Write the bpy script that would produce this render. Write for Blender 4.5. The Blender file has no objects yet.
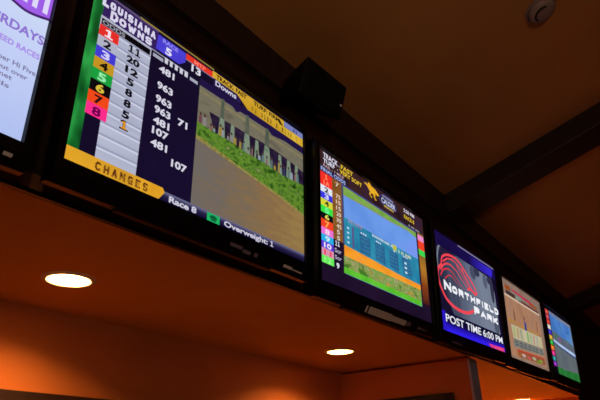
import bpy, bmesh, math, random
from mathutils import Vector, Matrix
random.seed(7)
scn = bpy.context.scene
COL = scn.collection
UP = 1.6                      # eye height of the photographer
SW, SH = 0.93, 0.93 * 0.5625  # a 42 inch screen

# ------------------------------------------------------------------ materials
def s2l(c):
    c = c / 255.0
    return c / 12.92 if c <= 0.04045 else ((c + 0.055) / 1.055) ** 2.4
def lin(rgb): return tuple(s2l(c) for c in rgb) + (1.0,)
_mats = {}
def new_mat(name):
    m = bpy.data.materials.new(name); m.use_nodes = True
    nt = m.node_tree
    return m, nt, nt.nodes['Principled BSDF']
def surf(name, rgb, rough=0.6, metal=0.0, spec=0.5, var=0.0, scale=6.0, bump=0.0, stretch=(1, 1, 1), linear=None):
    """painted / plastic / wood surface with procedural variation"""
    m, nt, b = new_mat(name)
    c = linear + (1.0,) if linear else lin(rgb)
    b.inputs['Base Color'].default_value = c
    b.inputs['Roughness'].default_value = rough
    b.inputs['Metallic'].default_value = metal
    b.inputs['Specular IOR Level'].default_value = spec
    if var or bump:
        tc = nt.nodes.new('ShaderNodeTexCoord'); mp = nt.nodes.new('ShaderNodeMapping')
        mp.inputs['Scale'].default_value = stretch
        nz = nt.nodes.new('ShaderNodeTexNoise'); nz.inputs['Scale'].default_value = scale
        nz.inputs['Detail'].default_value = 5
        nt.links.new(tc.outputs['Object'], mp.inputs['Vector']); nt.links.new(mp.outputs['Vector'], nz.inputs['Vector'])
        if var:
            r = nt.nodes.new('ShaderNodeValToRGB')
            r.color_ramp.elements[0].position = 0.3; r.color_ramp.elements[1].position = 0.7
            r.color_ramp.elements[0].color = tuple(x * (1 - var) for x in c[:3]) + (1,)
            r.color_ramp.elements[1].color = tuple(min(1, x * (1 + var)) for x in c[:3]) + (1,)
            nt.links.new(nz.outputs['Fac'], r.inputs['Fac']); nt.links.new(r.outputs['Color'], b.inputs['Base Color'])
        if bump:
            n2 = nt.nodes.new('ShaderNodeTexNoise'); n2.inputs['Scale'].default_value = 90; n2.inputs['Detail'].default_value = 3
            nt.links.new(tc.outputs['Object'], n2.inputs['Vector'])
            bp = nt.nodes.new('ShaderNodeBump'); bp.inputs['Strength'].default_value = bump; bp.inputs['Distance'].default_value = 0.003
            nt.links.new(n2.outputs['Fac'], bp.inputs['Height']); nt.links.new(bp.outputs['Normal'], b.inputs['Normal'])
    return m
GAIN = 1.0
def em(rgb, k=1.0):
    """a lit picture element of a screen"""
    key = (tuple(rgb), k)
    if key in _mats: return _mats[key]
    m, nt, b = new_mat('screen_pixels')
    b.inputs['Base Color'].default_value = (0.004, 0.004, 0.004, 1)
    b.inputs['Roughness'].default_value = 0.45
    b.inputs['Specular IOR Level'].default_value = 0.2
    b.inputs['Emission Color'].default_value = lin(rgb)
    b.inputs['Emission Strength'].default_value = k * GAIN
    _mats[key] = m
    return m
def emn(cols, scale=20.0, stretch=(1, 1, 1), detail=4.0, k=1.0, lo=0.3, hi=0.7, grad=None):
    """lit picture area with a noisy photographic look (several colours); grad=(axis,x0,x1) uses a ramp along a screen axis plus noise"""
    key = (tuple(map(tuple, cols)), scale, stretch, detail, k, lo, hi, grad)
    if key in _mats: return _mats[key]
    m, nt, b = new_mat('screen_picture')
    b.inputs['Base Color'].default_value = (0.004, 0.004, 0.004, 1)
    b.inputs['Roughness'].default_value = 0.45
    b.inputs['Specular IOR Level'].default_value = 0.2
    tc = nt.nodes.new('ShaderNodeTexCoord'); mp = nt.nodes.new('ShaderNodeMapping'); mp.inputs['Scale'].default_value = stretch
    nz = nt.nodes.new('ShaderNodeTexNoise'); nz.inputs['Scale'].default_value = scale; nz.inputs['Detail'].default_value = detail
    nt.links.new(tc.outputs['Object'], mp.inputs['Vector']); nt.links.new(mp.outputs['Vector'], nz.inputs['Vector'])
    r = nt.nodes.new('ShaderNodeValToRGB'); cr = r.color_ramp
    n = len(cols)
    for i, c in enumerate(cols):
        pos = lo + (hi - lo) * i / max(1, n - 1)
        if i < 2: e = cr.elements[i]; e.position = pos
        else: e = cr.elements.new(pos)
        e.color = lin(c)
    fac = nz.outputs['Fac']
    if grad:
        sp = nt.nodes.new('ShaderNodeSeparateXYZ'); nt.links.new(tc.outputs['Object'], sp.inputs['Vector'])
        mr = nt.nodes.new('ShaderNodeMapRange')
        mr.inputs['From Min'].default_value = grad[1]; mr.inputs['From Max'].default_value = grad[2]
        nt.links.new(sp.outputs[grad[0]], mr.inputs['Value'])
        ad = nt.nodes.new('ShaderNodeMath'); ad.operation = 'MULTIPLY_ADD'
        nt.links.new(nz.outputs['Fac'], ad.inputs[0]); ad.inputs[1].default_value = grad[3]
        sb = nt.nodes.new('ShaderNodeMath'); sb.operation = 'SUBTRACT'; sb.inputs[1].default_value = grad[3] * 0.5
        nt.links.new(mr.outputs['Result'], sb.inputs[0]); nt.links.new(sb.outputs['Value'], ad.inputs[2])
        fac = ad.outputs['Value']
    nt.links.new(fac, r.inputs['Fac']); nt.links.new(r.outputs['Color'], b.inputs['Emission Color'])
    b.inputs['Emission Strength'].default_value = k * GAIN
    _mats[key] = m
    return m

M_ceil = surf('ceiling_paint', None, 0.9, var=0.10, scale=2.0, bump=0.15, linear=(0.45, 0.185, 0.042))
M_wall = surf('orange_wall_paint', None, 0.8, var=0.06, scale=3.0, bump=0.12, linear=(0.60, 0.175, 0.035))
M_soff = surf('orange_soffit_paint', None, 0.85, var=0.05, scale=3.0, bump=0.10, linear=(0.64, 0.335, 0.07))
M_wood = surf('dark_wood', None, 0.45, var=0.35, scale=4.0, stretch=(0.6, 6, 6), linear=(0.024, 0.009, 0.007))
M_beam = surf('dark_beam_wood', None, 0.55, var=0.35, scale=4.0, stretch=(6, 0.6, 6), linear=(0.022, 0.009, 0.006))
M_floor = surf('floor_wood', None, 0.5, var=0.3, scale=3.0, stretch=(0.4, 5, 5), linear=(0.25, 0.125, 0.05))
M_band = surf('brown_wood_band', None, 0.45, var=0.25, scale=4.0, stretch=(0.6, 6, 6), linear=(0.17, 0.062, 0.026))
M_bounce = surf('pale_bounce_slab', None, 0.5, var=0.2, scale=3.0, stretch=(0.5, 5, 5), linear=(0.50, 0.29, 0.13))
M_capm = surf('grey_corner_trim', (195, 200, 250), 0.45, var=0.1, scale=8)
M_black = surf('gloss_black_plastic', (7, 6, 8), 0.34, spec=0.32, var=0.1, scale=10)
M_matblk = surf('matte_black_plastic', (6, 5, 7), 0.5, spec=0.3, var=0.1, scale=10)
M_grille = surf('speaker_grille', (9, 8, 10), 0.75, spec=0.2, var=0.3, scale=60, bump=0.3)
M_badge_glint = surf('silver_badge_and_glint', (232, 232, 240), 0.3, metal=0.0, var=0.04, scale=10)  # speaker badge, and the brightest painted reflections on the chins
M_glint_dim = surf('dull_glint', (130, 120, 140), 0.35, var=0.05, scale=10)  # fainter reflections on the chins, put in as colour
M_glint_blue = surf('bluish_glint', (120, 120, 220), 0.35, var=0.05, scale=10)  # bluish reflection on a chin, put in as colour
M_steel = surf('painted_steel', (40, 40, 42), 0.45, metal=0.7, var=0.1, scale=10)
M_detect = surf('off_white_plastic', (142, 118, 112), 0.5, var=0.04, scale=10)
M_slot = surf('dark_slot', (20, 16, 15), 0.7, var=0.1, scale=10)
M_ring = surf('white_trim_ring', (225, 205, 180), 0.45, var=0.04, scale=10)
M_refl = surf('lamp_reflector', (86, 80, 72), 0.5, metal=0.0, var=0.02, scale=10)
M_panel = surf('dark_panel', (14, 10, 9), 0.5, var=0.2, scale=8)

def lamp_mat(rgb_lin, k):
    m, nt, b = new_mat('lamp_lens')
    b.inputs['Base Color'].default_value = (0.8, 0.8, 0.8, 1)
    b.inputs['Emission Color'].default_value = rgb_lin + (1,)
    b.inputs['Emission Strength'].default_value = k
    return m
LAMP = 415.0
M_lens = lamp_mat((1.0, 0.50, 0.17), LAMP)

# ------------------------------------------------------------------ mesh helpers
def bm_box(bm, x0, x1, y0, y1, z0, z1, mi=0):
    vs = [bm.verts.new((x, y, z)) for x in (x0, x1) for y in (y0, y1) for z in (z0, z1)]
    for f in ((0, 1, 3, 2), (4, 6, 7, 5), (0, 4, 5, 1), (2, 3, 7, 6), (0, 2, 6, 4), (1, 5, 7, 3)):
        fc = bm.faces.new([vs[i] for i in f]); fc.material_index = mi
def bm_hexa(bm, front, back, mi=0):
    """solid between two matching loops of points"""
    n = len(front)
    a = [bm.verts.new(p) for p in front]; b = [bm.verts.new(p) for p in back]
    bm.faces.new(a).material_index = mi; bm.faces.new(b[::-1]).material_index = mi
    for i in range(n):
        bm.faces.new([a[i], b[i], b[(i + 1) % n], a[(i + 1) % n]]).material_index = mi
def bm_lathe(bm, prof, n=40, cap0=False, cap1=False, mi=0, mid=None):
    """profile [(r, z)...] spun about Z"""
    rings = []
    for r, z in prof:
        rings.append([bm.verts.new((r * math.cos(2 * math.pi * k / n), r * math.sin(2 * math.pi * k / n), z)) for k in range(n)])
    for a, b in zip(rings, rings[1:]):
        for k in range(n):
            f = bm.faces.new([a[k], a[(k + 1) % n], b[(k + 1) % n], b[k]]); f.smooth = True; f.material_index = mi
    if cap0: bm.faces.new(rings[0][::-1]).material_index = mi
    if cap1: bm.faces.new(rings[-1]).material_index = mi
def obj(name, bm, mats, parent=None, bevel=0.0, seg=2, normals=True):
    if normals: bmesh.ops.recalc_face_normals(bm, faces=bm.faces)
    me = bpy.data.meshes.new(name); bm.to_mesh(me); bm.free()
    for m in (mats if isinstance(mats, (list, tuple)) else [mats]): me.materials.append(m)
    o = bpy.data.objects.new(name, me); COL.objects.link(o)
    if parent: o.parent = parent
    if bevel:
        md = o.modifiers.new('bevel', 'BEVEL'); md.width = bevel; md.segments = seg; md.limit_method = 'ANGLE'
    return o
def box(name, x0, x1, y0, y1, z0, z1, m, parent=None, bevel=0.0):
    bm = bmesh.new(); bm_box(bm, x0, x1, y0, y1, z0, z1)
    return obj(name, bm, m, parent, bevel)
def struct(o): o['kind'] = 'structure'; return o
def tag(o, label, cat, group=None):
    o['label'] = label; o['category'] = cat
    if group: o['group'] = group
    return o
def thing(name, label, cat, loc, rot=(0, 0, 0), group=None):
    o = bpy.data.objects.new(name, None); COL.objects.link(o)
    o.empty_display_size = 0.05
    o.location = loc; o.rotation_euler = rot
    return tag(o, label, cat, group)

# ------------------------------------------------------------------ the room
ZS = UP + 0.60         # soffit
ZT = UP + 1.60         # where the sloped ceiling meets the bulkhead
SL = math.tan(math.radians(16.3))
YB, YF = 2.07, 1.20    # back wall, bulkhead face
XL, XR, YFAR, YR = -3.0, 10.0, -8.6, -3.7
struct(box('floor', XL - .1, XR + .1, YFAR - .1, YB + .1, -0.1, 0, M_floor))
struct(box('wall_back', XL, XR, YB, YB + .1, 0, ZS + .3, M_wall))
struct(box('wall_bulkhead', XL, XR, YF, YF + .10, ZS + .001, ZT + .03, M_wood))
struct(box('wall_left', XL - .1, XL, YFAR, YB + .1, 0, 5.2, M_ceil))
struct(box('wall_right', XR, XR + .1, YFAR, YB + .1, 0, 5.2, M_ceil))
struct(box('wall_front', XL - .1, XR + .1, YFAR - .1, YFAR, 0, 5.2, M_ceil))
def ceil_z(y): return ZT + (YF - y) * SL if y >= YR else ZT + (YF - YR) * SL - (YR - y) * SL
bm = bmesh.new()
yy = [YF + .1, YR, YFAR - .1]
bot = [(y, ceil_z(y)) for y in yy]; loop = bot + [(y, z + .12) for y, z in bot[::-1]]
bm_hexa(bm, [(XL - .1, y, z) for y, z in loop], [(XR + .1, y, z) for y, z in loop])
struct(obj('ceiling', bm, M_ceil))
# soffit with round holes for the cans
LX = [1.024, 2.685, 4.35, 5.93]; LY = 1.675; LR = 0.069
bm = bmesh.new()
edges = [XL, (LX[0] + XL) / 2, (LX[0] + LX[1]) / 2, (LX[1] + LX[2]) / 2, (LX[2] + LX[3]) / 2, 6.2]
def quad(bm, a, b, c, d): bm.faces.new([bm.verts.new(p) for p in (a, b, c, d)])
quad(bm, (XL, YF, ZS), (edges[1], YF, ZS), (edges[1], YB, ZS), (XL, YB, ZS))
for i, cx in enumerate(LX):
    x0, x1, y0, y1 = edges[i + 1], edges[i + 2] if i < 3 else 6.2, YF, YB
    x0 = edges[i + 1]
    angs = sorted([2 * math.pi * k / 48 for k in range(48)] + [math.atan2(y - LY, x - cx) % (2 * math.pi) for x in (x0, x1) for y in (y0, y1)])
    inner, outer = [], []
    for a in angs:
        c, s = math.cos(a), math.sin(a)
        t = min([((x1 - cx) / c if c > 1e-9 else (x0 - cx) / c if c < -1e-9 else 1e9), ((y1 - LY) / s if s > 1e-9 else (y0 - LY) / s if s < -1e-9 else 1e9)])
        inner.append(bm.verts.new((cx + LR * c, LY + LR * s, ZS))); outer.append(bm.verts.new((cx + t * c, LY + t * s, ZS)))
    n = len(angs)
    for k in range(n): bm.faces.new([inner[k], outer[k], outer[(k + 1) % n], inner[(k + 1) % n]])
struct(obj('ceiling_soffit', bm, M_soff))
# partition with a grey metal corner, and the far pier
struct(box('wall_partition', 3.31, 3.415, YF + .002, YB, 0, ZS - .013, M_wall))
struct(box('trim_1', 3.305, 3.42, YF - .012, YF + .002, 0, ZS - .014, M_capm))
struct(box('wall_pier', 6.13, 6.23, YF + .012, YB, 0, ZS - .002, M_wall))
struct(box('wall_end', 6.13, XR, YF, YF + .012, 0, ZS - .001, M_wood))
struct(box('added_bounce_slab', 3.42, 6.12, .62, YB, 1.06, 1.10, M_bounce))  # added out of view, bounces lamp light up to soffit and set undersides
struct(box('trim_4', XL, 6.13, YF - .014, YF, ZS + .0005, ZS + .012, M_black))
struct(box('trim_5', XL, 6.13, YF - .006, YF, ZS + .0125, ZS + .055, M_band))
struct(box('trim_2', XL, XR, YF - .028, YF, ZT - .16, ZT + .012, M_beam))
struct(box('trim_3', XL, 3.31, YB - .03, YB, ZS - .36, ZS - .308, M_wood))
struct(box('ceiling_plenum', XL, 6.2, YF + .1, YB, ZS + .104, ZS + .14, M_matblk))

# ceiling beams running up the slope
BEAMS = [(3.25, 'dark wooden ceiling beam on the slope, the nearer one above the middle of the screens'),
         (6.44, 'dark wooden ceiling beam on the slope, the farther one above the last screen'),
         ]
for x, lab in BEAMS:
    bm = bmesh.new()
    d, wd = 0.13, 0.24
    lp = [(YF - .0285, ceil_z(YF - .0285)), (YR, ceil_z(YR)), (YR, ceil_z(YR) - d), (YF - .0285, ceil_z(YF - .0285) - d)]
    bm_hexa(bm, [(x, y, z) for y, z in lp], [(x + wd, y, z) for y, z in lp])
    o = obj('ceiling_beam', bm, M_beam, bevel=0.006)
    tag(o, lab, 'beam', 'dark beams on the sloped ceiling')

# ------------------------------------------------------------------ recessed lights
LLAB = ['round recessed ceiling light glowing in the orange soffit, leftmost and largest',
        'round recessed ceiling light glowing in the orange soffit near the partition corner',
        'recessed ceiling light hidden behind the orange partition',
        'round recessed ceiling light beyond the partition, cut by the bottom edge of the photo']
proto = None
for i, x in enumerate(LX):
    if proto is None:
        t = thing('recessed_light', LLAB[i], 'light', (x, LY, ZS), group='recessed lights in the soffit')
        bm = bmesh.new(); bm_lathe(bm, [(0.068, 0.004), (0.068, -0.003), (0.072, -0.006), (0.084, -0.005), (0.088, 0.0)]); obj('trim_ring', bm, M_ring, t)
        bm = bmesh.new(); bm_lathe(bm, [(0.068, 0.0), (0.067, 0.03), (0.062, 0.096)]); obj('reflector', bm, M_refl, t, normals=False)
        bm = bmesh.new(); bm_lathe(bm, [(0.0643, 0.050), (0.055, 0.044), (0.035, 0.040), (0.004, 0.038)], cap1=True); obj('lens', bm, M_lens, t)
        bm = bmesh.new(); bm_lathe(bm, [(0.069, 0.003), (0.071, 0.02), (0.071, 0.104), (0.003, 0.104)], cap1=True); obj('housing', bm, M_steel, t)
        proto = t
    else:
        t = proto.copy(); COL.objects.link(t); t.location = (x, LY, ZS); t['label'] = LLAB[i]
        for ch in list(proto.children):
            c = ch.copy(); COL.objects.link(c); c.parent = t

# ------------------------------------------------------------------ smoke detector on the sloping ceiling
dy, dx = 0.24, 2.255
t = thing('smoke_detector', 'round off-white smoke detector on the sloped brown ceiling', 'smoke detector', (dx, dy, ceil_z(dy)), (math.radians(-16.3), 0, 0))
bm = bmesh.new(); bm_lathe(bm, [(0.004, 0.0), (0.070, 0.0), (0.070, -0.008), (0.066, -0.010)], cap0=True); obj('base_plate', bm, M_detect, t)
bm = bmesh.new(); bm_lathe(bm, [(0.062, -0.009), (0.061, -0.024), (0.052, -0.034), (0.030, -0.039), (0.002, -0.040)], cap1=True); obj('cover', bm, M_detect, t)
bm = bmesh.new()
N = 18
for k in range(N):
    a0 = math.radians(60 + 150 * k / N); a1 = math.radians(60 + 150 * (k + 1) / N)
    fr = [(r * math.cos(a), r * math.sin(a), -0.0345 - (0.0035 if r < .04 else 0)) for r, a in ((.036, a0), (.044, a0), (.044, a1), (.036, a1))]
    bm_hexa(bm, fr, [(p[0], p[1], p[2] - .0035) for p in fr])
obj('vent_slot', bm, M_slot, t)

# ------------------------------------------------------------------ loudspeaker
t = thing('loudspeaker', 'black wedge-shaped loudspeaker mounted high on the bulkhead above the gap between two racing screens', 'speaker',
          (1.5643, 0.98, UP + 1.3653), (0.3115, 0, -0.0406))
w, h, D, tp = 0.2683, 0.1574, 0.18, 0.45
bm = bmesh.new()
fr = [(-w/2, 0, h/2), (w/2, 0, h/2), (w/2, 0, -h/2), (-w/2, 0, -h/2)]
bk = [(-w/2*tp, D, h/2*tp), (w/2*tp, D, h/2*tp), (w/2*tp, D, -h/2*tp), (-w/2*tp, D, -h/2*tp)]
bm_hexa(bm, fr, bk); obj('cabinet', bm, M_matblk, t, bevel=0.010, seg=3)
bm = bmesh.new()
g = [(-w/2+.012, 0.003, h/2-.012), (w/2-.012, 0.003, h/2-.012), (w/2-.012, 0.003, -h/2+.012), (-w/2+.012, 0.003, -h/2+.012)]
bm_hexa(bm, [(x*.97, -0.008, z*.97) for x, y, z in g], g); grl = obj('grille', bm, M_grille, t, bevel=0.004)
bm = bmesh.new(); bm_box(bm, w/2-.036, w/2-.026, -.011, -.007, -.024, -.016); obj('badge', bm, M_badge_glint, grl)
bm = bmesh.new()
bm_box(bm, -.02, .02, D-.008, D+.022, -.02, .02); bm_box(bm, -.012, .012, D + .015, D+.055, -.055, .012)
obj('wall_bracket', bm, M_steel, t, bevel=0.003)

# ------------------------------------------------------------------ picture content of a screen
class Screen:
    def __init__(s):
        s.bm = bmesh.new(); s.mats = []; s.n = 0
    def mi(s, m):
        if m not in s.mats: s.mats.append(m)
        return s.mats.index(m)
    def P(s, u, v, lay): return ((u - .5) * SW, -0.0002 * lay, (.5 - v) * SH)
    def poly(s, pts, m, lay=None):
        s.n += 1
        if lay is None: lay = 1 + s.n * 0.06
        f = s.bm.faces.new([s.bm.verts.new(s.P(u, v, lay)) for u, v in pts]); f.material_index = s.mi(m)
        f.normal_update()
        if f.normal.y > 0: f.normal_flip()
    def rect(s, u0, v0, u1, v1, m, lay=None): s.poly([(u0, v0), (u1, v0), (u1, v1), (u0, v1)], m, lay)
    def ell(s, cu, cv, ru, rv, m, n=16):
        s.poly([(cu + ru * math.cos(2*math.pi*k/n), cv + rv * math.sin(2*math.pi*k/n)) for k in range(n)], m)
    def stroke(s, pts, wd, m, closed=False, taper=False):
        """a line of width wd (in screen heights) through points, smoothed"""
        q = []
        P = [Vector((u * SW / SH, v)) for u, v in pts]
        n = len(P)
        for i in range(n - 1):
            p0, p1, p2, p3 = P[max(0, i-1)], P[i], P[i+1], P[min(n-1, i+2)]
            for k in range(6):
                t = k / 6
                q.append(0.5 * ((2*p1) + (p2-p0)*t + (2*p0-5*p1+4*p2-p3)*t*t + (3*p1-p0-3*p2+p3)*t**3))
        q.append(P[-1])
        L, R = [], []
        for i, p in enumerate(q):
            d = (q[min(len(q)-1, i+1)] - q[max(0, i-1)]).normalized(); nn = Vector((-d.y, d.x))
            ww = wd * (1 - i / (len(q)-1) * .85 if taper else 1) / 2
            L.append(p + nn * ww); R.append(p - nn * ww)
        for i in range(len(q) - 1):
            s.n -= 1 if i else 0
            s.poly([(a.x * SH / SW, a.y) for a in (L[i], L[i+1], R[i+1], R[i])], m)
    def text(s, body, u0, v0, u1, v1, m, bold=0.02):
        """lettering fitted to a box; the box height is that of a capital"""
        cu = bpy.data.curves.new('lettering', 'FONT'); cu.body = body; cu.size = 1.0; cu.offset = bold; cu.resolution_u = 3
        o = bpy.data.objects.new('lettering', cu); COL.objects.link(o)
        dg = bpy.context.evaluated_depsgraph_get(); dg.update()
        ev = o.evaluated_get(dg); me = ev.to_mesh()
        xs = [v.co.x for v in me.vertices]
        if xs:
            x0, x1 = min(xs), max(xs); y0, y1 = 0.0 - bold, 0.72 + bold
            s.n += 1; lay = 1 + s.n * 0.06; k = s.mi(m)
            vs = [s.bm.verts.new(s.P(u0 + (v.co.x - x0) / (x1 - x0) * (u1 - u0), v1 - (v.co.y - y0) / (y1 - y0) * (v1 - v0), lay)) for v in me.vertices]
            for p in me.polygons:
                try:
                    f = s.bm.faces.new([vs[i] for i in p.vertices]); f.material_index = k; f.normal_update()
                    if f.normal.y > 0: f.normal_flip()
                except ValueError: pass
        ev.to_mesh_clear()
        bpy.data.objects.remove(o); bpy.data.curves.remove(cu)
    def one(s, u0, v0, u1, v1, m):
        """the numeral 1 with a flag and a foot"""
        w, h = u1 - u0, v1 - v0
        s.poly([(u0 + w*a, v0 + h*b) for a, b in ((.36, .0), (.68, .0), (.68, .82), (1, .82), (1, 1), (0, 1), (0, .82), (.34, .82), (.34, .22), (.05, .30), (.05, .12))], m)
    GLYPH = {'A': [[(0, 1), (.5, 0), (1, 1)], [(.2, .66), (.8, .66)]], 'C': [[(1, .1), (.75, 0), (.25, 0), (0, .25), (0, .75), (.25, 1), (.75, 1), (1, .9)]],
             'D': [[(0, 0), (.6, 0), (1, .3), (1, .7), (.6, 1), (0, 1), (0, 0)]], 'E': [[(1, 0), (0, 0), (0, 1), (1, 1)], [(0, .48), (.8, .48)]],
             'F': [[(1, 0), (0, 0), (0, 1)], [(0, .48), (.8, .48)]], 'G': [[(1, .1), (.75, 0), (.25, 0), (0, .25), (0, .75), (.25, 1), (1, 1), (1, .55), (.6, .55)]],
             'H': [[(0, 0), (0, 1)], [(1, 0), (1, 1)], [(0, .48), (1, .48)]], 'I': [[(.5, 0), (.5, 1)]], 'K': [[(0, 0), (0, 1)], [(1, 0), (.1, .52), (1, 1)]],
             'L': [[(0, 0), (0, 1), (1, 1)]], 'N': [[(0, 1), (0, 0), (1, 1), (1, 0)]], 'O': [[(.5, 0), (.2, .04), (0, .28), (0, .72), (.2, .96), (.8, .96), (1, .72), (1, .28), (.8, .04), (.5, 0)]],
             'P': [[(0, 1), (0, 0), (.75, 0), (1, .14), (1, .4), (.75, .55), (0, .55)]], 'R': [[(0, 1), (0, 0), (.75, 0), (1, .14), (1, .38), (.75, .5), (0, .5)], [(.5, .5), (1, 1)]],
             'S': [[(1, .08), (.75, 0), (.25, 0), (0, .14), (0, .36), (.25, .48), (.75, .52), (1, .66), (1, .86), (.75, 1), (.25, 1), (0, .9)]], 'T': [[(0, 0), (1, 0)], [(.5, 0), (.5, 1)]],
             'U': [[(0, 0), (0, .75), (.25, 1), (.75, 1), (1, .75), (1, 0)]], 'W': [[(0, 0), (.27, 1), (.5, .25), (.73, 1), (1, 0)]]}
    def block(s, body, u0, v0, u1, v1, m, wt=.2, gap=.38):
        """heavy capitals made of straight strokes"""
        wid = [.34 if c == 'I' else 1.25 if c == 'W' else 1.0 for c in body]
        unit = (u1 - u0) / (sum(wid) + gap * (len(body) - 1)); h = v1 - v0
        sw = wt * h; asp = SW / SH; x = u0
        for c, w_ in zip(body, wid):
            gw = unit * w_
            for ln in s.GLYPH[c]:
                P = [Vector((x * asp + sw / 2 + a * max(0, gw * asp - sw), v0 + sw / 2 + b * (h - sw))) for a, b in ln]
                for a, b in zip(P, P[1:]):
                    d = (b - a).normalized() * sw / 2; n = Vector((-d.y, d.x))
                    e = d * .9
                    s.n -= 1
                    s.poly([(q.x / asp, q.y) for q in (a - e + n, b + e + n, b + e - n, a - e - n)], m)
            x += gw + unit * gap
        s.n += 1
    def marks(s, u0, v0, u1, v1, n, m, fill=.7, seed=1):
        """a row of tiny glyphs too small to read in the photograph"""
        rnd = random.Random(seed); st = (u1 - u0) / n
        for i in range(n):
            if rnd.random() > .88: continue
            a = u0 + i * st
            s.n -= 1
            s.rect(a, v0 + rnd.random() * .1 * (v1 - v0), a + st * fill * (.7 + .3 * rnd.random()), v1, m)
        s.n += 1
    def build(s, parent):
        return obj('screen', s.bm, s.mats, parent, normals=False)

W1 = em((222, 220, 240)); BLK = em((6, 4, 12))

def screen_saturdays(s):
    s.rect(0, 0, 1, 1, emn([(176, 192, 240), (196, 208, 246), (208, 222, 244)], 3.0, grad=('Z', -SH*.5, SH*.4, .5), lo=0, hi=1))
    pur = emn([(146, 84, 214), (166, 100, 240)], 6)
    edge = em((70, 35, 110))
    arc = [(.60, .16), (.72, .27), (.82, .335), (.905, .375), (.937, .387), (.965, .381), (1.0, .362)]
    s.poly([(1, .10)] + [(.60, .10)] + arc, pur)
    s.stroke(arc, .014, edge)
    lt = em((222, 215, 248))
    s.text('ETI', .905, .225, .992, .345, lt, .05)
    s.text('N', .972, .09, .996, .19, lt, .05)
    s.text('SATURDAYS', .80, .462, 1.0, .512, em((142, 116, 208)), .03)
    s.text('GUARANTEED RACES', .80, .562, .998, .592, em((168, 138, 230)), .03)
    gr = em((122, 120, 158))
    s.text('after Super Hi Five', .84, .652, .998, .678, gr)
    s.text('and payout over', .84, .694, .982, .718, gr)
    s.text('is met', .89, .728, .948, .752, gr)
    s.text('details', .86, .772, .946, .794, gr)

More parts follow.
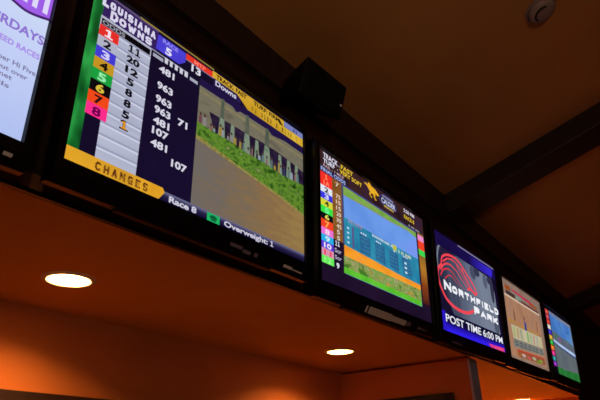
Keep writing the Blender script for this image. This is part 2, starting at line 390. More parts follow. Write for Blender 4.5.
def screen_downs(s):
    s.rect(0, 0, 1, 1, em((17, 10, 38)))
    s.rect(0, 0, .036, .94, emn([(8, 66, 26), (20, 112, 44), (48, 164, 74), (24, 126, 50)], 5, (3, 1, 1.2), detail=2))
    s.rect(.036, 0, .233, .16, emn([(44, 24, 84), (58, 36, 104)], 5))
    s.rect(.05, 0.002, .235, .018, em((90, 75, 110)))
    tx = em((216, 212, 234))
    s.block('L', .030, .014, .052, .088, tx, .25); s.block('OUISIANA', .056, .032, .224, .080, tx, .27, .32)
    s.block('D', .061, .084, .087, .146, tx, .25); s.block('OWNS', .092, .092, .212, .140, tx, .28, .26)
    gray = emn([(164, 168, 192), (184, 188, 210)], 4, (1, 1, 6))
    s.rect(.033, .150, .215, .24, em((178, 180, 200)))
    s.rect(.037, .165, .211, .203, BLK)
    s.text('ODDS', .040, .170, .118, .198, em((150, 150, 165)), .03)
    s.rect(.083, .205, .214, .93, gray)
    dk = em((150, 154, 182)); ltg = em((204, 206, 224))
    for i in range(12):
        v = .205 + .0655 * i
        if v > .92: break
        s.rect(.083, v, .214, v + .010, dk); s.rect(.083, v + .012, .214, v + .022, ltg)
    cols = [((228, 46, 40), (245, 225, 235)), ((176, 178, 198), (10, 8, 18)), ((66, 58, 208), (210, 205, 245)), ((196, 148, 34), (20, 12, 10)),
            ((24, 158, 62), (150, 235, 170)), ((10, 8, 12), (220, 190, 60)), ((240, 72, 24), (40, 14, 20)), ((250, 44, 140), (110, 0, 80))]
    for i, (a, b) in enumerate(cols):
        v = .205 + .0655 * i
        s.rect(.034, v, .099, v + .0665, em(a))
        if i: s.text(str(i + 1), .053, v + .010, .080, v + .058, em(b), .035)
        else: s.one(.053, v + .010, .080, v + .058, em(b))
    for i, tt in enumerate(['11', '20', '12', '5', '8', '8', '5']):
        v = .240 + .0655 * i; hw = .023 if len(tt) == 2 else .0125
        if tt == '11': s.one(.134, v - .024, .154, v + .022, em((14, 12, 24))); s.one(.158, v - .024, .178, v + .022, em((14, 12, 24)))
        else: s.text(tt, .156 - hw, v - .024, .156 + hw, v + .022, em((14, 12, 24)), .045)
    s.one(.141, .668, .170, .722, em((14, 12, 24))); s.one(.146, .674, .166, .716, em((226, 150, 40)))
    s.rect(.214, .152, .42, .945, emn([(15, 9, 36), (21, 12, 46)], 4))
    s.rect(.214, .150, .36, .158, em((150, 150, 170)))
    s.rect(.222, .170, .262, .192, em((165, 168, 185))); s.rect(.375, .168, .41, .190, em((165, 168, 185)))
    s.marks(.268, .148, .372, .188, 5, em((205, 205, 220)), .75, 3)
    w = em((214, 212, 228))
    for v, tt, u in [(.240, '481', .281), (.347, '963', .281), (.432, '963', .281), (.500, '963', .281), (.500, '71', .362), (.568, '481', .281), (.630, '107', .281), (.703, '481', .281), (.764, '107', .363)]:
        hw = .031 if len(tt) == 3 else .020
        s.text(tt, u - hw, v - .023, u + hw, v + .023, w, .035)
    blue = emn([(58, 44, 190), (84, 78, 226)], 8)
    s.poly([(.233, .030), (.350, .030), (.350, .095), (.325, .134), (.229, .134)], blue)
    s.text('RACE', .252, .036, .316, .064, em((150, 140, 240)), .03); s.text('5', .266, .074, .292, .126, em((226, 222, 245)), .04)
    s.rect(.351, .026, .482, .066, em((228, 54, 36))); s.text('MTP', .388, .032, .440, .060, em((250, 130, 110)), .02)
    s.rect(.351, .066, .482, .072, em((120, 120, 150)))
    s.text('13', .378, .070, .420, .122, em((224, 222, 236)), .03)
    s.rect(.16, .000, .48, .010, em((150, 130, 60)))
    yel = emn([(196, 148, 30), (222, 182, 60)], 8); bk = em((36, 22, 14))
    s.rect(.474, .016, .875, .064, yel)
    s.text('TRACK: FAST', .492, .022, .650, .056, bk, .035); s.text('TURF: FIRM', .690, .022, .845, .056, bk, .035)
    s.rect(.482, .064, .62, .120, em((40, 26, 80))); s.text('Downs', .490, .068, .596, .108, em((206, 204, 220)), .03)
    s.poly([(.60, .064), (.84, .064), (1.0, .060), (1.0, .126), (.66, .126)], yel)
    s.marks(.68, .074, .97, .114, 16, em((92, 76, 26)), .6, 8)
    s.poly([(.84, .020), (.872, .064), (.845, .064)], bk)
    s.rect(.876, .016, 1.0, .060, em((120, 128, 186))); s.marks(.90, .026, .97, .052, 4, em((40, 30, 80)), .6, 2)
    # the picture: barn wall, openings with people, bank of bushes, dirt track
    s.rect(.420, .130, 1, .945, emn([(94, 90, 76), (118, 112, 94), (106, 102, 90)], 12, (1, 1, 3)))
    s.poly([(.42, .128), (1, .126), (1, .182), (.88, .176), (.80, .196), (.78, .176), (.62, .178), (.60, .2), (.58, .178), (.42, .18)], em((30, 18, 66)))
    s.rect(.42, .205, 1, .226, emn([(120, 112, 84), (138, 128, 92)], 20))
    ope = emn([(22, 14, 34), (36, 24, 52), (54, 44, 60)], 30)
    s.poly([(.47, .318), (.56, .312), (.66, .306), (.75, .298), (.83, .298), (.93, .312), (1, .33), (1, .455), (.76, .455), (.60, .455), (.50, .44)], ope)
    for u, wdt in [(.532, .013), (.585, .010), (.660, .015), (.715, .010), (.772, .017), (.850, .010), (.905, .012), (.955, .010)]:
        if wdt >= .013: s.poly([(u - wdt*.5, .17), (u + wdt*.5, .17), (u + wdt*.8, .31), (u - wdt*.8, .31)], emn([(70, 82, 70), (94, 100, 84)], 30))
        s.poly([(u - wdt*.8, .31), (u + wdt*.8, .31), (u + wdt*1.5, .45), (u - wdt*1.3, .45)], emn([(88, 112, 92), (126, 142, 120), (104, 126, 110)], 40))
    rnd = random.Random(4)
    ppl = [(90, 116, 116), (124, 140, 136), (50, 56, 96), (128, 92, 92), (150, 128, 60), (140, 150, 160), (110, 60, 74), (36, 28, 48), (134, 126, 126)]
    for i in range(26):
        u = .43 + .55 * (i + rnd.random() * .6) / 26; v = .375 + rnd.random() * .045; c = em(ppl[rnd.randrange(len(ppl))])
        k = .5 + rnd.random() * .5; s.poly([(u - .007*k, v), (u + .007*k, v), (u + .010*k, v + .07), (u + .002, v + .09), (u - .009*k, v + .07)], c)
        s.ell(u, v - .012, .005, .011, em((70, 48, 46)), 8)
    s.poly([(.420, .43), (.50, .437), (.58, .432), (.66, .446), (.75, .44), (.87, .452), (1, .435), (1, .67), (.86, .625), (.75, .600), (.58, .565), (.42, .530)],
           emn([(16, 40, 14), (48, 92, 26), (102, 140, 46), (58, 104, 32), (124, 138, 72)], 26, (1, 1, 1.6), detail=6))
    s.poly([(.42, .515), (.58, .552), (.75, .590), (.86, .612), (1, .655), (1, .672), (.86, .632), (.75, .606), (.58, .572), (.42, .545)], emn([(110, 96, 40), (150, 140, 74), (90, 110, 50)], 40))
    s.poly([(.420, .543), (.58, .572), (.75, .606), (.86, .632), (1, .672), (1, .945), (.42, .945)],
           emn([(110, 102, 96), (122, 104, 82), (138, 108, 70), (150, 122, 72)], 14, (1, 1, 4), detail=6, grad=('X', -.05, SW*.5, .9), lo=0, hi=1))
    # lower information strip
    s.rect(.30, .945, 1, 1, emn([(18, 12, 46), (40, 34, 74), (110, 110, 146)], 3, grad=('Z', -SH*.5 + .004, -SH*.5 + .03, .1), lo=0, hi=1))
    s.poly([(0, .930), (.31, .930), (.318, .952), (.298, 1.0), (0, 1.0)], emn([(206, 138, 24), (228, 166, 40), (206, 150, 40)], 6))
    s.block('CHANGES', .087, .946, .258, .990, em((84, 28, 18)), .25, .46)
    s.text('Race 8', .336, .955, .445, .992, em((206, 204, 222)), .035)
    s.rect(.490, .950, .546, .998, em((24, 176, 96))); s.ell(.518, .972, .016, .014, em((10, 90, 50))); s.rect(.508, .975, .530, .992, em((12, 100, 56)))
    s.text('Overweight:', .566, .955, .785, .990, em((206, 204, 222)), .03); s.one(.800, .955, .815, .990, em((206, 204, 222)))

def screen_calder(s):
    s.rect(0, 0, 1, 1, emn([(22, 12, 34), (34, 18, 46)], 4))
    s.rect(0, 0, 1, .175, emn([(30, 18, 30), (58, 34, 34), (46, 30, 66)], 8))
    s.rect(0, 0, .012, .80, em((92, 66, 60)))
    w = em((222, 220, 238)); y = em((226, 190, 50))
    s.text('TRACK', .036, -.004 + .012, .150, .052, w, .03); s.text('-', .156, .03, .166, .05, w, .03); s.text('FAST', .174, .012, .276, .052, y, .03)
    s.text('TURF', .036, .058, .124, .096, w, .03); s.text('-', .142, .07, .150, .09, w, .03); s.text('VERY SOFT', .162, .058, .352, .096, y, .03)
    s.text('RAIL - 1 MILE', .036, .104, .196, .128, em((196, 160, 170)), .02)
    s.rect(.010, .134, .214, .178, em((40, 40, 92))); s.text('FINAL ODDS', .018, .138, .208, .170, em((172, 186, 232)), .02)
    s.rect(.098, .178, .180, .66, emn([(110, 70, 30), (150, 98, 44)], 10, (1, 1, 3)))
    s.rect(.172, .178, .186, .66, em((70, 70, 110)))
    B = [(.180, .286, (244, 46, 38)), (.286, .340, (226, 230, 242)), (.340, .392, (58, 56, 226)), (.392, .446, (216, 214, 60)), (.446, .500, (56, 224, 70)), (.500, .550, (8, 16, 20)),
         (.550, .612, (244, 66, 36)), (.612, .664, (236, 116, 214)), (.664, .714, (40, 176, 232)), (.714, .766, (96, 60, 214)), (.766, .818, (216, 150, 176)), (.818, .872, (100, 232, 92))]
    T = [None, ('2', (20, 24, 40)), ('3', (220, 220, 245)), ('4', (60, 70, 20)), ('5', (120, 250, 160)), ('6', (230, 220, 90)), ('7', (255, 170, 80)), ('8', (255, 220, 240)), ('9', (210, 240, 250)), ('10', (240, 236, 250)), ('11', (240, 60, 90)), ('12', (150, 250, 130))]
    for i, (a, b, c) in enumerate(B):
        s.rect(.013, a, .099, b, em(c))
        if T[i]:
            hw = .016 if len(T[i][0]) == 1 else .026
            s.text(T[i][0], .056 - hw, a + .006, .056 + hw, b - .006, em(T[i][1]), .03)
    s.one(.046, .190, .066, .228, em((255, 150, 90))); s.text('1A', .036, .238, .080, .278, em((255, 140, 100)), .02)
    ow = em((226, 212, 196))
    for i, tt in enumerate(['7', '', '75', '15', '15', '20', '35', '45', '5', '5']):
        if tt: s.text(tt, .126, .196 + .0475 * i, .138 + .012 * len(tt), .230 + .0475 * i, ow, .02)
    s.one(.112, .668, .126, .706, w); s.one(.130, .668, .144, .706, w)
    s.text('Scr', .106, .724, .156, .758, em((180, 176, 206)), .02); s.text('Scr', .106, .776, .156, .808, em((180, 176, 206)), .02); s.text('9', .116, .830, .138, .872, w, .05)
    # horse badge and course name
    hy = em((232, 174, 36))
    s.poly([(.372, .030), (.388, .022), (.412, .030), (.440, .020), (.478, .028), (.515, .060), (.500, .078), (.478, .066), (.470, .092), (.440, .084), (.420, .072), (.402, .046)], hy)
    s.poly([(.430, .070), (.445, .075), (.428, .105), (.445, .124), (.436, .130), (.416, .104)], hy); s.poly([(.462, .075), (.480, .080), (.470, .104), (.488, .124), (.476, .130), (.458, .106)], hy)
    s.poly([(.406, .012), (.420, .000), (.436, .012), (.440, .028), (.415, .030)], hy)
    s.ell(.605, .075, .092, .062, em((70, 66, 116))); s.ell(.605, .075, .086, .053, em((36, 28, 60)))
    s.text('CALDER', .535, .052, .680, .104, em((196, 202, 236)), .03); s.marks(.55, .026, .66, .044, 9, em((160, 166, 210)), .7, 3); s.marks(.56, .114, .66, .132, 9, y, .7, 6)
    s.text('5:20 PM', .775, .014, .895, .050, w, .02); s.text('RACE 8', .775, .074, .890, .114, y, .02); s.marks(.82, .150, .96, .166, 14, em((180, 180, 200)), .6, 9)
    # picture
    s.rect(.186, .178, .900, .885, em((100, 146, 226)))
    s.rect(.186, .176, .905, .192, em((78, 70, 140)))
    s.poly([(.186, .190), (.900, .190), (.900, .240), (.80, .225), (.60, .245), (.40, .248), (.186, .270)], emn([(96, 150, 60), (124, 172, 74), (142, 150, 90)], 12, (1, 1, 4)))
    s.poly([(.186, .262), (.40, .240), (.60, .236), (.80, .216), (.80, .226), (.60, .25), (.40, .256), (.186, .28)], em((130, 140, 130)))
    s.poly([(.186, .270), (.40, .252), (.60, .246), (.80, .226), (.900, .242), (.900, .46), (.186, .46)], emn([(92, 138, 222), (106, 154, 232), (118, 150, 238)], 5))
    s.rect(.183, .448, .900, .70, emn([(30, 108, 150), (40, 132, 166), (56, 150, 180)], 10))
    wt = em((206, 220, 240)); dkb = emn([(36, 88, 136), (46, 110, 150)], 20)
    s.marks(.22, .442, .34, .472, 6, em((200, 140, 180)), .7, 1); s.marks(.40, .452, .66, .474, 22, wt, .7, 2); s.rect(.62, .44, .66, .49, em((190, 190, 80))); s.marks(.68, .462, .82, .490, 10, em((210, 220, 180)), .7, 5)
    for k in range(4):
        u0 = .30 + .135 * k
        s.rect(u0 + .01, .51, u0 + .10, .66, dkb); s.marks(u0 + .02, .492, u0 + .075, .506, 3, wt, .8, k)
        for r in range(4): s.marks(u0 + .02, .525 + .032 * r, u0 + .09, .540 + .032 * r, 5, em((60, 130, 170)), .6, k * 5 + r)
    for r in range(4): s.rect(.205, .512 + .038 * r, .222, .528 + .038 * r, em((180, 214, 236)))
    for r in range(3): s.rect(.735, .545 + .042 * r, .758, .565 + .042 * r, em((190, 224, 240)))
    s.rect(.245, .49, .26, .66, em((90, 80, 130)))
    s.poly([(.178, .668), (.400, .676), (.68, .690), (.900, .688), (.900, .745), (.68, .742), (.40, .755), (.178, .790)], emn([(232, 138, 36), (248, 160, 42), (244, 150, 60)], 8, (1, 1, 3)))
    s.poly([(.174, .752), (.40, .748), (.68, .738), (.900, .735), (.900, .845), (.174, .850)], emn([(70, 120, 40), (150, 150, 90), (96, 160, 50), (170, 160, 120), (110, 140, 50), (190, 150, 60)], 15, (1, 1, 1.8), detail=5, lo=.36, hi=.66))
    s.rect(.172, .838, .897, .884, emn([(76, 176, 40), (104, 200, 56)], 9))
    # right information strip
    s.rect(.917, .17, .990, .85, emn([(60, 20, 24), (130, 60, 24), (176, 120, 40), (120, 90, 40)], 6, grad=('Z', -SH*.38, SH*.15, .4), lo=0, hi=1))
    s.rect(.917, .190, .990, .248, em((236, 140, 200))); s.rect(.917, .248, .990, .336, em((240, 66, 40))); s.rect(.917, .336, .990, .392, em((60, 216, 80)))

def screen_northfield(s):
    s.rect(0, 0, 1, 1, em((18, 10, 40)))
    s.poly([(.02, .17), (.10, .14), (.58, .15), (.88, .165), (.945, .32), (.955, .83), (.03, .83), (.012, .5)], emn([(20, 18, 40), (50, 56, 78), (94, 104, 126), (118, 128, 148)], 5, (1.6, 1, .45), detail=2, grad=('X', -SW*.62, SW*.22, .5), lo=0, hi=1))
    s.poly([(.10, .13), (.30, .15), (.22, .22), (.12, .30), (.06, .42), (.05, .25)], em((34, 28, 56)))
    for cu, cv, ru, rv, c in [(.57, .22, .05, .08, (70, 76, 100)), (.64, .19, .05, .05, (52, 54, 80)), (.78, .24, .04, .09, (84, 92, 114)), (.90, .30, .035, .16, (50, 52, 74)), (.87, .20, .05, .05, (50, 48, 74)), (.90, .72, .05, .10, (78, 86, 106))]:
        s.ell(cu, cv, ru, rv, em(c), 20)
    s.stroke([(.12, .10), (.06, .16), (.025, .30), (.02, .45)], .03, em((120, 128, 146)))
    s.poly([(.01, .55), (.10, .62), (.20, .83), (.01, .83)], em((22, 16, 44)))
    s.rect(0, 0, 1, .145, emn([(16, 8, 48), (28, 16, 86)], 4))
    s.poly([(.55, .03), (.96, .03), (.93, .135), (.55, .135)], emn([(22, 12, 78), (56, 42, 205)], 3, grad=('X', .02, .36, .2), lo=0, hi=1))
    s.rect(.36, .000, .985, .012, em((150, 140, 180)))
    red = em((240, 70, 84)); rd2 = em((220, 50, 66))
    s.stroke([(.09, .33), (.03, .40), (.018, .50), (.05, .60), (.12, .69), (.25, .735), (.40, .725), (.52, .665)], .034, red)
    s.stroke([(.075, .33), (.10, .25), (.18, .195), (.28, .18), (.36, .205), (.45, .28), (.55, .37), (.60, .45)], .026, red)
    s.stroke([(.10, .30), (.18, .235), (.27, .225), (.36, .27), (.45, .34), (.52, .40)], .022, red, taper=True)
    s.stroke([(.06, .40), (.12, .32), (.20, .29), (.29, .32), (.37, .39), (.45, .445), (.56, .46)], .024, red, taper=True)
    s.stroke([(.05, .46), (.10, .385), (.18, .35), (.26, .385), (.33, .45), (.40, .48)], .022, rd2, taper=True)
    s.stroke([(.11, .47), (.18, .41), (.25, .43), (.31, .485)], .016, rd2, taper=True)
    s.stroke([(.38, .25), (.42, .33), (.50, .43), (.58, .465)], .022, red); s.stroke([(.30, .25), (.40, .36), (.48, .45)], .016, rd2, taper=True)
    s.stroke([(.44, .46), (.50, .44), (.56, .47), (.60, .45)], .03, red)
    dk = em((40, 44, 66)); w = em((236, 238, 246))
    for mm, wt, e in ((dk, .46, .008), (w, .37, 0)):
        s.block('N', .086 - e, .488 - e, .186 + e, .590 + e, mm, wt); s.block('ORTHFIELD', .200 - e, .504 - e, .968 + e, .586 + e, mm, wt, .30)
        s.block('P', .514 - e, .610 - e, .606 + e, .706 + e, mm, wt); s.block('ARK', .624 - e, .622 - e, .934 + e, .704 + e, mm, wt, .26)
    s.rect(.012, .808, 1.0, 1.0, emn([(50, 32, 238), (40, 24, 190), (18, 11, 70), (14, 9, 48)], 3, grad=('Z', -SH*.49, -SH*.36, .15), lo=0, hi=1))
    s.rect(.012, .808, .07, 1.0, emn([(36, 20, 180), (48, 30, 220)], 4))
    s.text('POST TIME 6:00 PM', .066, .828, .978, .908, w, .015)
    s.poly([(.70, .965), (.99, .955), (.99, 1.0), (.74, 1.0)], emn([(190, 50, 170), (240, 60, 90)], 20)); s.marks(.76, .968, .96, .992, 7, em((250, 110, 100)), .6, 2)

def screen_parade(s):
    s.rect(0, 0, 1, 1, emn([(130, 104, 92), (150, 124, 108)], 6))
    s.poly([(.04, .21), (.92, .215), (.95, .96), (.04, .97)], emn([(148, 106, 82), (170, 124, 96), (156, 116, 94)], 9, (1, 1, .5)))
    s.rect(.08, .072, .93, .19, emn([(110, 120, 110), (140, 120, 104), (90, 110, 100)], 12))
    s.rect(.07, .07, .19, .13, emn([(120, 50, 16), (170, 84, 30)], 20)); s.rect(.08, .14, .30, .19, em((66, 46, 46)))
    s.poly([(.23, .075), (.70, .090), (.90, .12), (.90, .145), (.62, .125), (.23, .10)], em((192, 36, 76)))
    s.rect(.66, .115, .90, .15, em((150, 76, 34))); s.rect(.38, .165, .92, .195, em((100, 44, 54))); s.rect(.32, .13, .45, .18, em((120, 140, 128)))
    s.rect(.04, .198, .94, .222, em((206, 184, 160)))
    br = em((116, 80, 60))
    s.poly([(.212, .36), (.222, .33), (.236, .40), (.245, .55), (.205, .55)], br); s.rect(.12, .30, .13, .55, em((140, 120, 106))); s.rect(.80, .33, .82, .55, em((130, 88, 60)))
    s.rect(.06, .50, .92, .56, emn([(150, 110, 80), (180, 130, 70), (140, 100, 110)], 16))
    s.poly([(.462, .44), (.484, .43), (.500, .47), (.512, .60), (.488, .62), (.446, .60), (.452, .50)], emn([(24, 44, 116), (40, 66, 140), (50, 60, 110)], 30)); s.ell(.470, .40, .011, .032, em((70, 44, 54)), 10)
    s.poly([(.11, .575), (.90, .545), (.91, .70), (.13, .745)], emn([(176, 168, 138), (194, 186, 152)], 10))
    bc = [tuple(int(.55*x + .45*y) for x, y in zip(c, (178, 168, 138))) for c in [(150, 160, 70), (170, 124, 70), (120, 130, 120), (200, 190, 160), (70, 160, 60), (110, 170, 120), (180, 110, 120), (150, 150, 160), (200, 190, 120)]]
    for i, c in enumerate(bc):
        u = .15 + .083 * i; s.poly([(u, .59 - .003*i), (u + .038, .588 - .003*i), (u + .040, .72 - .004*i), (u + .002, .725 - .004*i)], em(c))
    s.poly([(.12, .75), (.91, .705), (.92, .80), (.12, .855)], emn([(104, 108, 102), (134, 134, 124)], 14))
    for r in range(2):
        for i in range(7): s.poly([(.16 + .105*i, .772 + .036*r - .005*i), (.235 + .105*i, .768 + .036*r - .005*i), (.235 + .105*i, .786 + .036*r - .005*i), (.16 + .105*i, .79 + .036*r - .005*i)], em((84, 86, 92)))
    s.poly([(.18, .872), (.90, .838), (.90, .862), (.18, .90)], em((176, 66, 44)))
    s.poly([(.18, .90), (.90, .862), (.91, .935), (.20, .965)], emn([(128, 78, 52), (150, 98, 70)], 12))
    for u, v, c in [(.33, .920, (206, 190, 196)), (.47, .925, (206, 80, 90)), (.60, .905, (176, 200, 170)), (.78, .905, (110, 180, 50)), (.70, .93, (90, 150, 40)), (.22, .93, (160, 96, 40))]:
        s.ell(u, v, .050, .022, em(tuple(int(.7*x + .3*y) for x, y in zip(c, (160, 84, 52)))), 12)

def screen_track(s):
    s.rect(0, 0, 1, 1, em((8, 6, 14)))
    s.rect(.19, .04, 1, 1, emn([(80, 92, 96), (98, 106, 112), (92, 104, 110)], 8, (1, 1, .6)))
    s.rect(.19, .06, .98, .52, emn([(56, 100, 170), (72, 124, 196), (98, 140, 190)], 4))
    s.rect(.19, .04, .98, .09, emn([(96, 116, 150), (130, 130, 150)], 12))
    s.poly([(.19, .36), (.30, .34), (.42, .36), (.58, .38), (.75, .37), (.98, .41), (.98, .55), (.19, .52)], emn([(66, 96, 92), (84, 110, 104), (96, 88, 122), (76, 112, 96), (104, 122, 128)], 14, (1, 1, .8), detail=2))
    for cu, cv, ru, rv, c in [(.30, .41, .05, .035, (64, 104, 78)), (.43, .44, .05, .05, (112, 84, 122)), (.63, .46, .05, .04, (88, 84, 122))]: s.ell(cu, cv, ru, rv, emn([c, tuple(x + 16 for x in c)], 22), 14)
    s.stroke([(.53, .11), (.55, .22), (.545, .36), (.60, .50)], .016, em((50, 60, 90))); s.ell(.80, .22, .03, .02, em((44, 84, 150)))
    s.poly([(.19, .480), (.42, .50), (1, .535), (1, .585), (.42, .545), (.19, .515)], emn([(150, 176, 226), (190, 208, 240)], 5))
    s.poly([(.19, .52), (.42, .548), (1, .590), (1, .62), (.42, .575), (.19, .54)], em((58, 72, 112)))
    for u in (.42, .50, .58): s.rect(u, .62, u + .018, .86, em((72, 74, 88)))
    s.poly([(.19, .89), (.44, .895), (1, .86), (1, 1), (.19, 1)], emn([(30, 96, 44), (44, 128, 58)], 8))
    cs = [(216, 70, 60), (190, 64, 80), (206, 50, 34), (206, 206, 190), (52, 40, 196), (206, 160, 50), (36, 170, 60), (240, 110, 30), (226, 40, 130), (30, 140, 140), (130, 40, 170)]
    for i, c in enumerate(cs):
        v = .05 + .0785 * i
        s.rect(.065, v, .165, v + .068, em(c)); s.rect(.10, v + .018, .125, v + .05, em(tuple(min(255, x + 60) for x in c)))

# ------------------------------------------------------------------ televisions
TV = [  # centre of the screen (x, y, z above the eye), tilt, roll, yaw, picture
    ((0.0349, 1.0739, 0.9135), (1.6293, 0, 0), screen_saturdays, 'black flat television at the left edge showing a pale page with purple lettering SATURDAYS'),
    ((1.0659, 1.0779, 0.9220), (1.2898, -0.1844, -0.0746), screen_downs, 'black flat television showing the LOUISIANA DOWNS odds board and yellow CHANGES strip'),
    ((2.0547, 1.0495, 0.8791), (2.1705, -0.7239, 0.1388), screen_calder, 'black flat television showing FINAL ODDS in brown and a yellow galloping horse badge'),
    ((3.1197, 1.0535, 0.8911), (2.6372, -0.9633, -0.3417), screen_northfield, 'black flat television showing NORTHFIELD PARK with a red horse head on grey'),
    ((4.2355, 1.0737, 0.9104), (3.4859, -0.7805, 0.1248), screen_parade, 'black flat television with a tan and orange picture above a row of pale number cards'),
    ((5.2499, 1.0714, 0.9307), (2.5947, -0.4372, 0.4150), screen_track, 'black flat television farthest right, showing blue sky, white rail and green turf'),
]
FS, FT, FB = 0.026, 0.030, 0.062     # bezel widths: side, top, bottom
def ring(bm, outer, inner):
    n = len(outer)
    for i in range(n):
        j = (i + 1) % n
        bm.faces.new([outer[i], outer[j], inner[j], inner[i]])
for idx, (c, (tilt, rol, yaw), draw, lab) in enumerate(TV):
    M = Matrix.Rotation(math.radians(yaw), 4, 'Z') @ Matrix.Rotation(math.radians(tilt), 4, 'X') @ Matrix.Rotation(math.radians(rol), 4, 'Y')
    M.translation = Vector((c[0], c[1], c[2] + UP))
    # the Empty sits at the middle of the lower edge of the set
    base = M @ Matrix.Translation((0, 0.03, -SH/2 - FB))
    t = thing('television', lab, 'television', base.translation, base.to_euler(), 'televisions along the bulkhead')
    off = Matrix.Translation((0, -0.03, SH/2 + FB))
    def put(o): o.matrix_local = off; return o
    s = Screen(); draw(s); put(s.build(t))
    x, zt, zb = SW/2, SH/2, -SH/2
    # bezel: front ring, sloped chin, sides
    bm = bmesh.new()
    inn = [bm.verts.new(p) for p in ((-x, 0.001, zt), (x, 0.001, zt), (x, 0.001, zb), (-x, 0.001, zb))]
    lip = [bm.verts.new(p) for p in ((-x-.003, -.010, zt+.003), (x+.003, -.010, zt+.003), (x+.003, -.010, zb-.004), (-x-.003, -.010, zb-.004))]
    ou1 = [bm.verts.new(p) for p in ((-x-FS+.004, -.010, zt+FT-.004), (x+FS-.004, -.010, zt+FT-.004), (x+FS-.004, -.008, zb-.030), (-x-FS+.004, -.008, zb-.030))]
    ou2 = [bm.verts.new(p) for p in ((-x-FS, -.004, zt+FT), (x+FS, -.004, zt+FT), (x+FS, .010, zb-FB), (-x-FS, .010, zb-FB))]
    ou3 = [bm.verts.new(p) for p in ((-x-FS, .030, zt+FT), (x+FS, .030, zt+FT), (x+FS, .030, zb-FB), (-x-FS, .030, zb-FB))]
    ring(bm, lip, inn); ring(bm, ou1, lip); ring(bm, ou2, ou1); ring(bm, ou3, ou2)
    bez = put(obj('bezel', bm, M_black, t))
    bm = bmesh.new()
    o_ = [(-x-FS, .029, zt+FT), (x+FS, .029, zt+FT), (x+FS, .029, zb-FB), (-x-FS, .029, zb-FB)]
    i_ = [(-x+.02, .075, zt-.02), (x-.02, .075, zt-.02), (x-.02, .075, zb+.01), (-x+.02, .075, zb+.01)]
    bm_hexa(bm, o_, i_); put(obj('back_housing', bm, M_matblk, t))
    gap = YF - c[1]
    bm = bmesh.new(); bm_box(bm, -.2, .2, .074, gap - .012, -.10, .10); put(obj('wall_mount', bm, M_steel, t))
    bm = bmesh.new(); bm_box(bm, -.30, .30, .012, .029, zb-FB-.006, zb-FB+.002); put(obj('speaker_slot', bm, M_matblk, t))
    # pale strips standing in for reflections on the glossy chin
    def glint(u0, u1, z0, z1, m=M_badge_glint, name='chin_glint'):
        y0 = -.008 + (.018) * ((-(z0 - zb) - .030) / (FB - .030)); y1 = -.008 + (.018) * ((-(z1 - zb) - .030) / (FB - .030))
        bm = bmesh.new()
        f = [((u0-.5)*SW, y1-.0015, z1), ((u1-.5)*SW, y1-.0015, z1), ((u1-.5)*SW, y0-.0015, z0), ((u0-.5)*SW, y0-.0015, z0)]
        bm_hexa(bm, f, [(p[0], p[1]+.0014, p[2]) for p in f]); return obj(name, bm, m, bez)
    if idx == 0: glint(.967, .988, zb-.044, zb-.037)
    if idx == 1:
        glint(.60, .655, zb-.046, zb-.037, M_glint_dim); glint(.662, .70, zb-.051, zb-.042, M_glint_dim); glint(.718, .735, zb-.050, zb-.040, M_glint_dim)
        glint(.875, .925, zb-.046, zb-.038); glint(.93, .985, zb-.046, zb-.042)
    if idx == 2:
        glint(.335, .348, zb-.057, zb-.034); glint(.362, .56, zb-.058, zb-.033); glint(.56, .70, zb-.056, zb-.036); glint(.705, .75, zb-.052, zb-.036, M_glint_dim)
        glint(.83, .87, zb-.050, zb-.041, M_glint_dim); glint(.878, .895, zb-.050, zb-.043, M_glint_dim); glint(.905, .93, zb-.048, zb-.043, M_glint_dim)
    if idx == 3: glint(.12, .26, zb-.048, zb-.042, M_glint_blue)

# ------------------------------------------------------------------ dark panel on the partition
t = thing('picture_frame', 'dark framed panel hung on the orange partition wall, only its top in view', 'frame', (3.309, 1.58, ZS - .75))
bm = bmesh.new(); bm_box(bm, -.022, 0, -.272, .272, 0, .555); obj('frame', bm, M_panel, t, bevel=0.004)
bm = bmesh.new(); bm_box(bm, -.0235, -.0205, -.245, .245, .027, .528); obj('panel', bm, M_matblk, t)

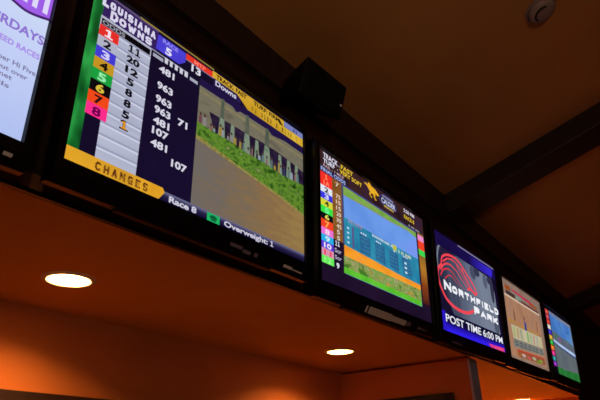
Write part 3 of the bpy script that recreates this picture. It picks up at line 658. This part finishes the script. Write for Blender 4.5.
# ------------------------------------------------------------------ light
def point(name, loc, col, watts, r=0.15):
    l = bpy.data.lights.new(name, 'POINT'); l.color = col; l.energy = watts; l.shadow_soft_size = r
    o = bpy.data.objects.new(name, l); COL.objects.link(o); o.location = loc; return o
point('room_lamp', (-1.2, -2.9, 2.75), (1.0, 0.74, 0.50), 15)
point('room_lamp', (2.6, -4.6, 2.75), (1.0, 0.74, 0.50), 4)
l = bpy.data.lights.new('ceiling_fill', 'SPOT'); l.color = (1.0, 0.74, 0.50); l.energy = 62; l.spot_size = math.radians(92); l.spot_blend = 1.0; l.shadow_soft_size = 0.12  # added spot with no fixture, brightens the ceiling beside the bulkhead
o = bpy.data.objects.new('ceiling_fill', l); COL.objects.link(o); o.location = (-1.0, -1.4, 2.0)
o.rotation_euler = (Vector((1.0, 0.5, 3.75)) - o.location).to_track_quat('-Z', 'Y').to_euler()
w = bpy.data.worlds.new('world'); scn.world = w; w.use_nodes = True
w.node_tree.nodes['Background'].inputs['Color'].default_value = (0.02, 0.012, 0.008, 1)
w.node_tree.nodes['Background'].inputs['Strength'].default_value = 0.05

# ------------------------------------------------------------------ camera
yaw, pitch, roll = math.radians(54.52028421), math.radians(25.66844276), math.radians(-1.54889983)
f = Vector((math.sin(yaw) * math.cos(pitch), math.cos(yaw) * math.cos(pitch), math.sin(pitch)))
r = Vector((math.cos(yaw), -math.sin(yaw), 0)); u = r.cross(f)
R = math.cos(roll) * r + math.sin(roll) * u; U = -math.sin(roll) * r + math.cos(roll) * u
cam = bpy.data.cameras.new('camera'); cam.sensor_width = 36; cam.lens = 571.7033 * 36 / 600; cam.clip_start = 0.02
co = bpy.data.objects.new('camera', cam); COL.objects.link(co)
mw = Matrix(((R.x, U.x, -f.x, 0), (R.y, U.y, -f.y, 0), (R.z, U.z, -f.z, UP), (0, 0, 0, 1)))
co.matrix_world = mw
scn.camera = co
scn.view_settings.view_transform = 'Standard'; scn.view_settings.look = 'None'
scn.view_settings.exposure = 0; scn.view_settings.gamma = 1; scn.view_settings.use_curve_mapping = False
scn.cycles.filter_width = 1.6; scn.cycles.max_bounces = 8; scn.cycles.use_denoising = True
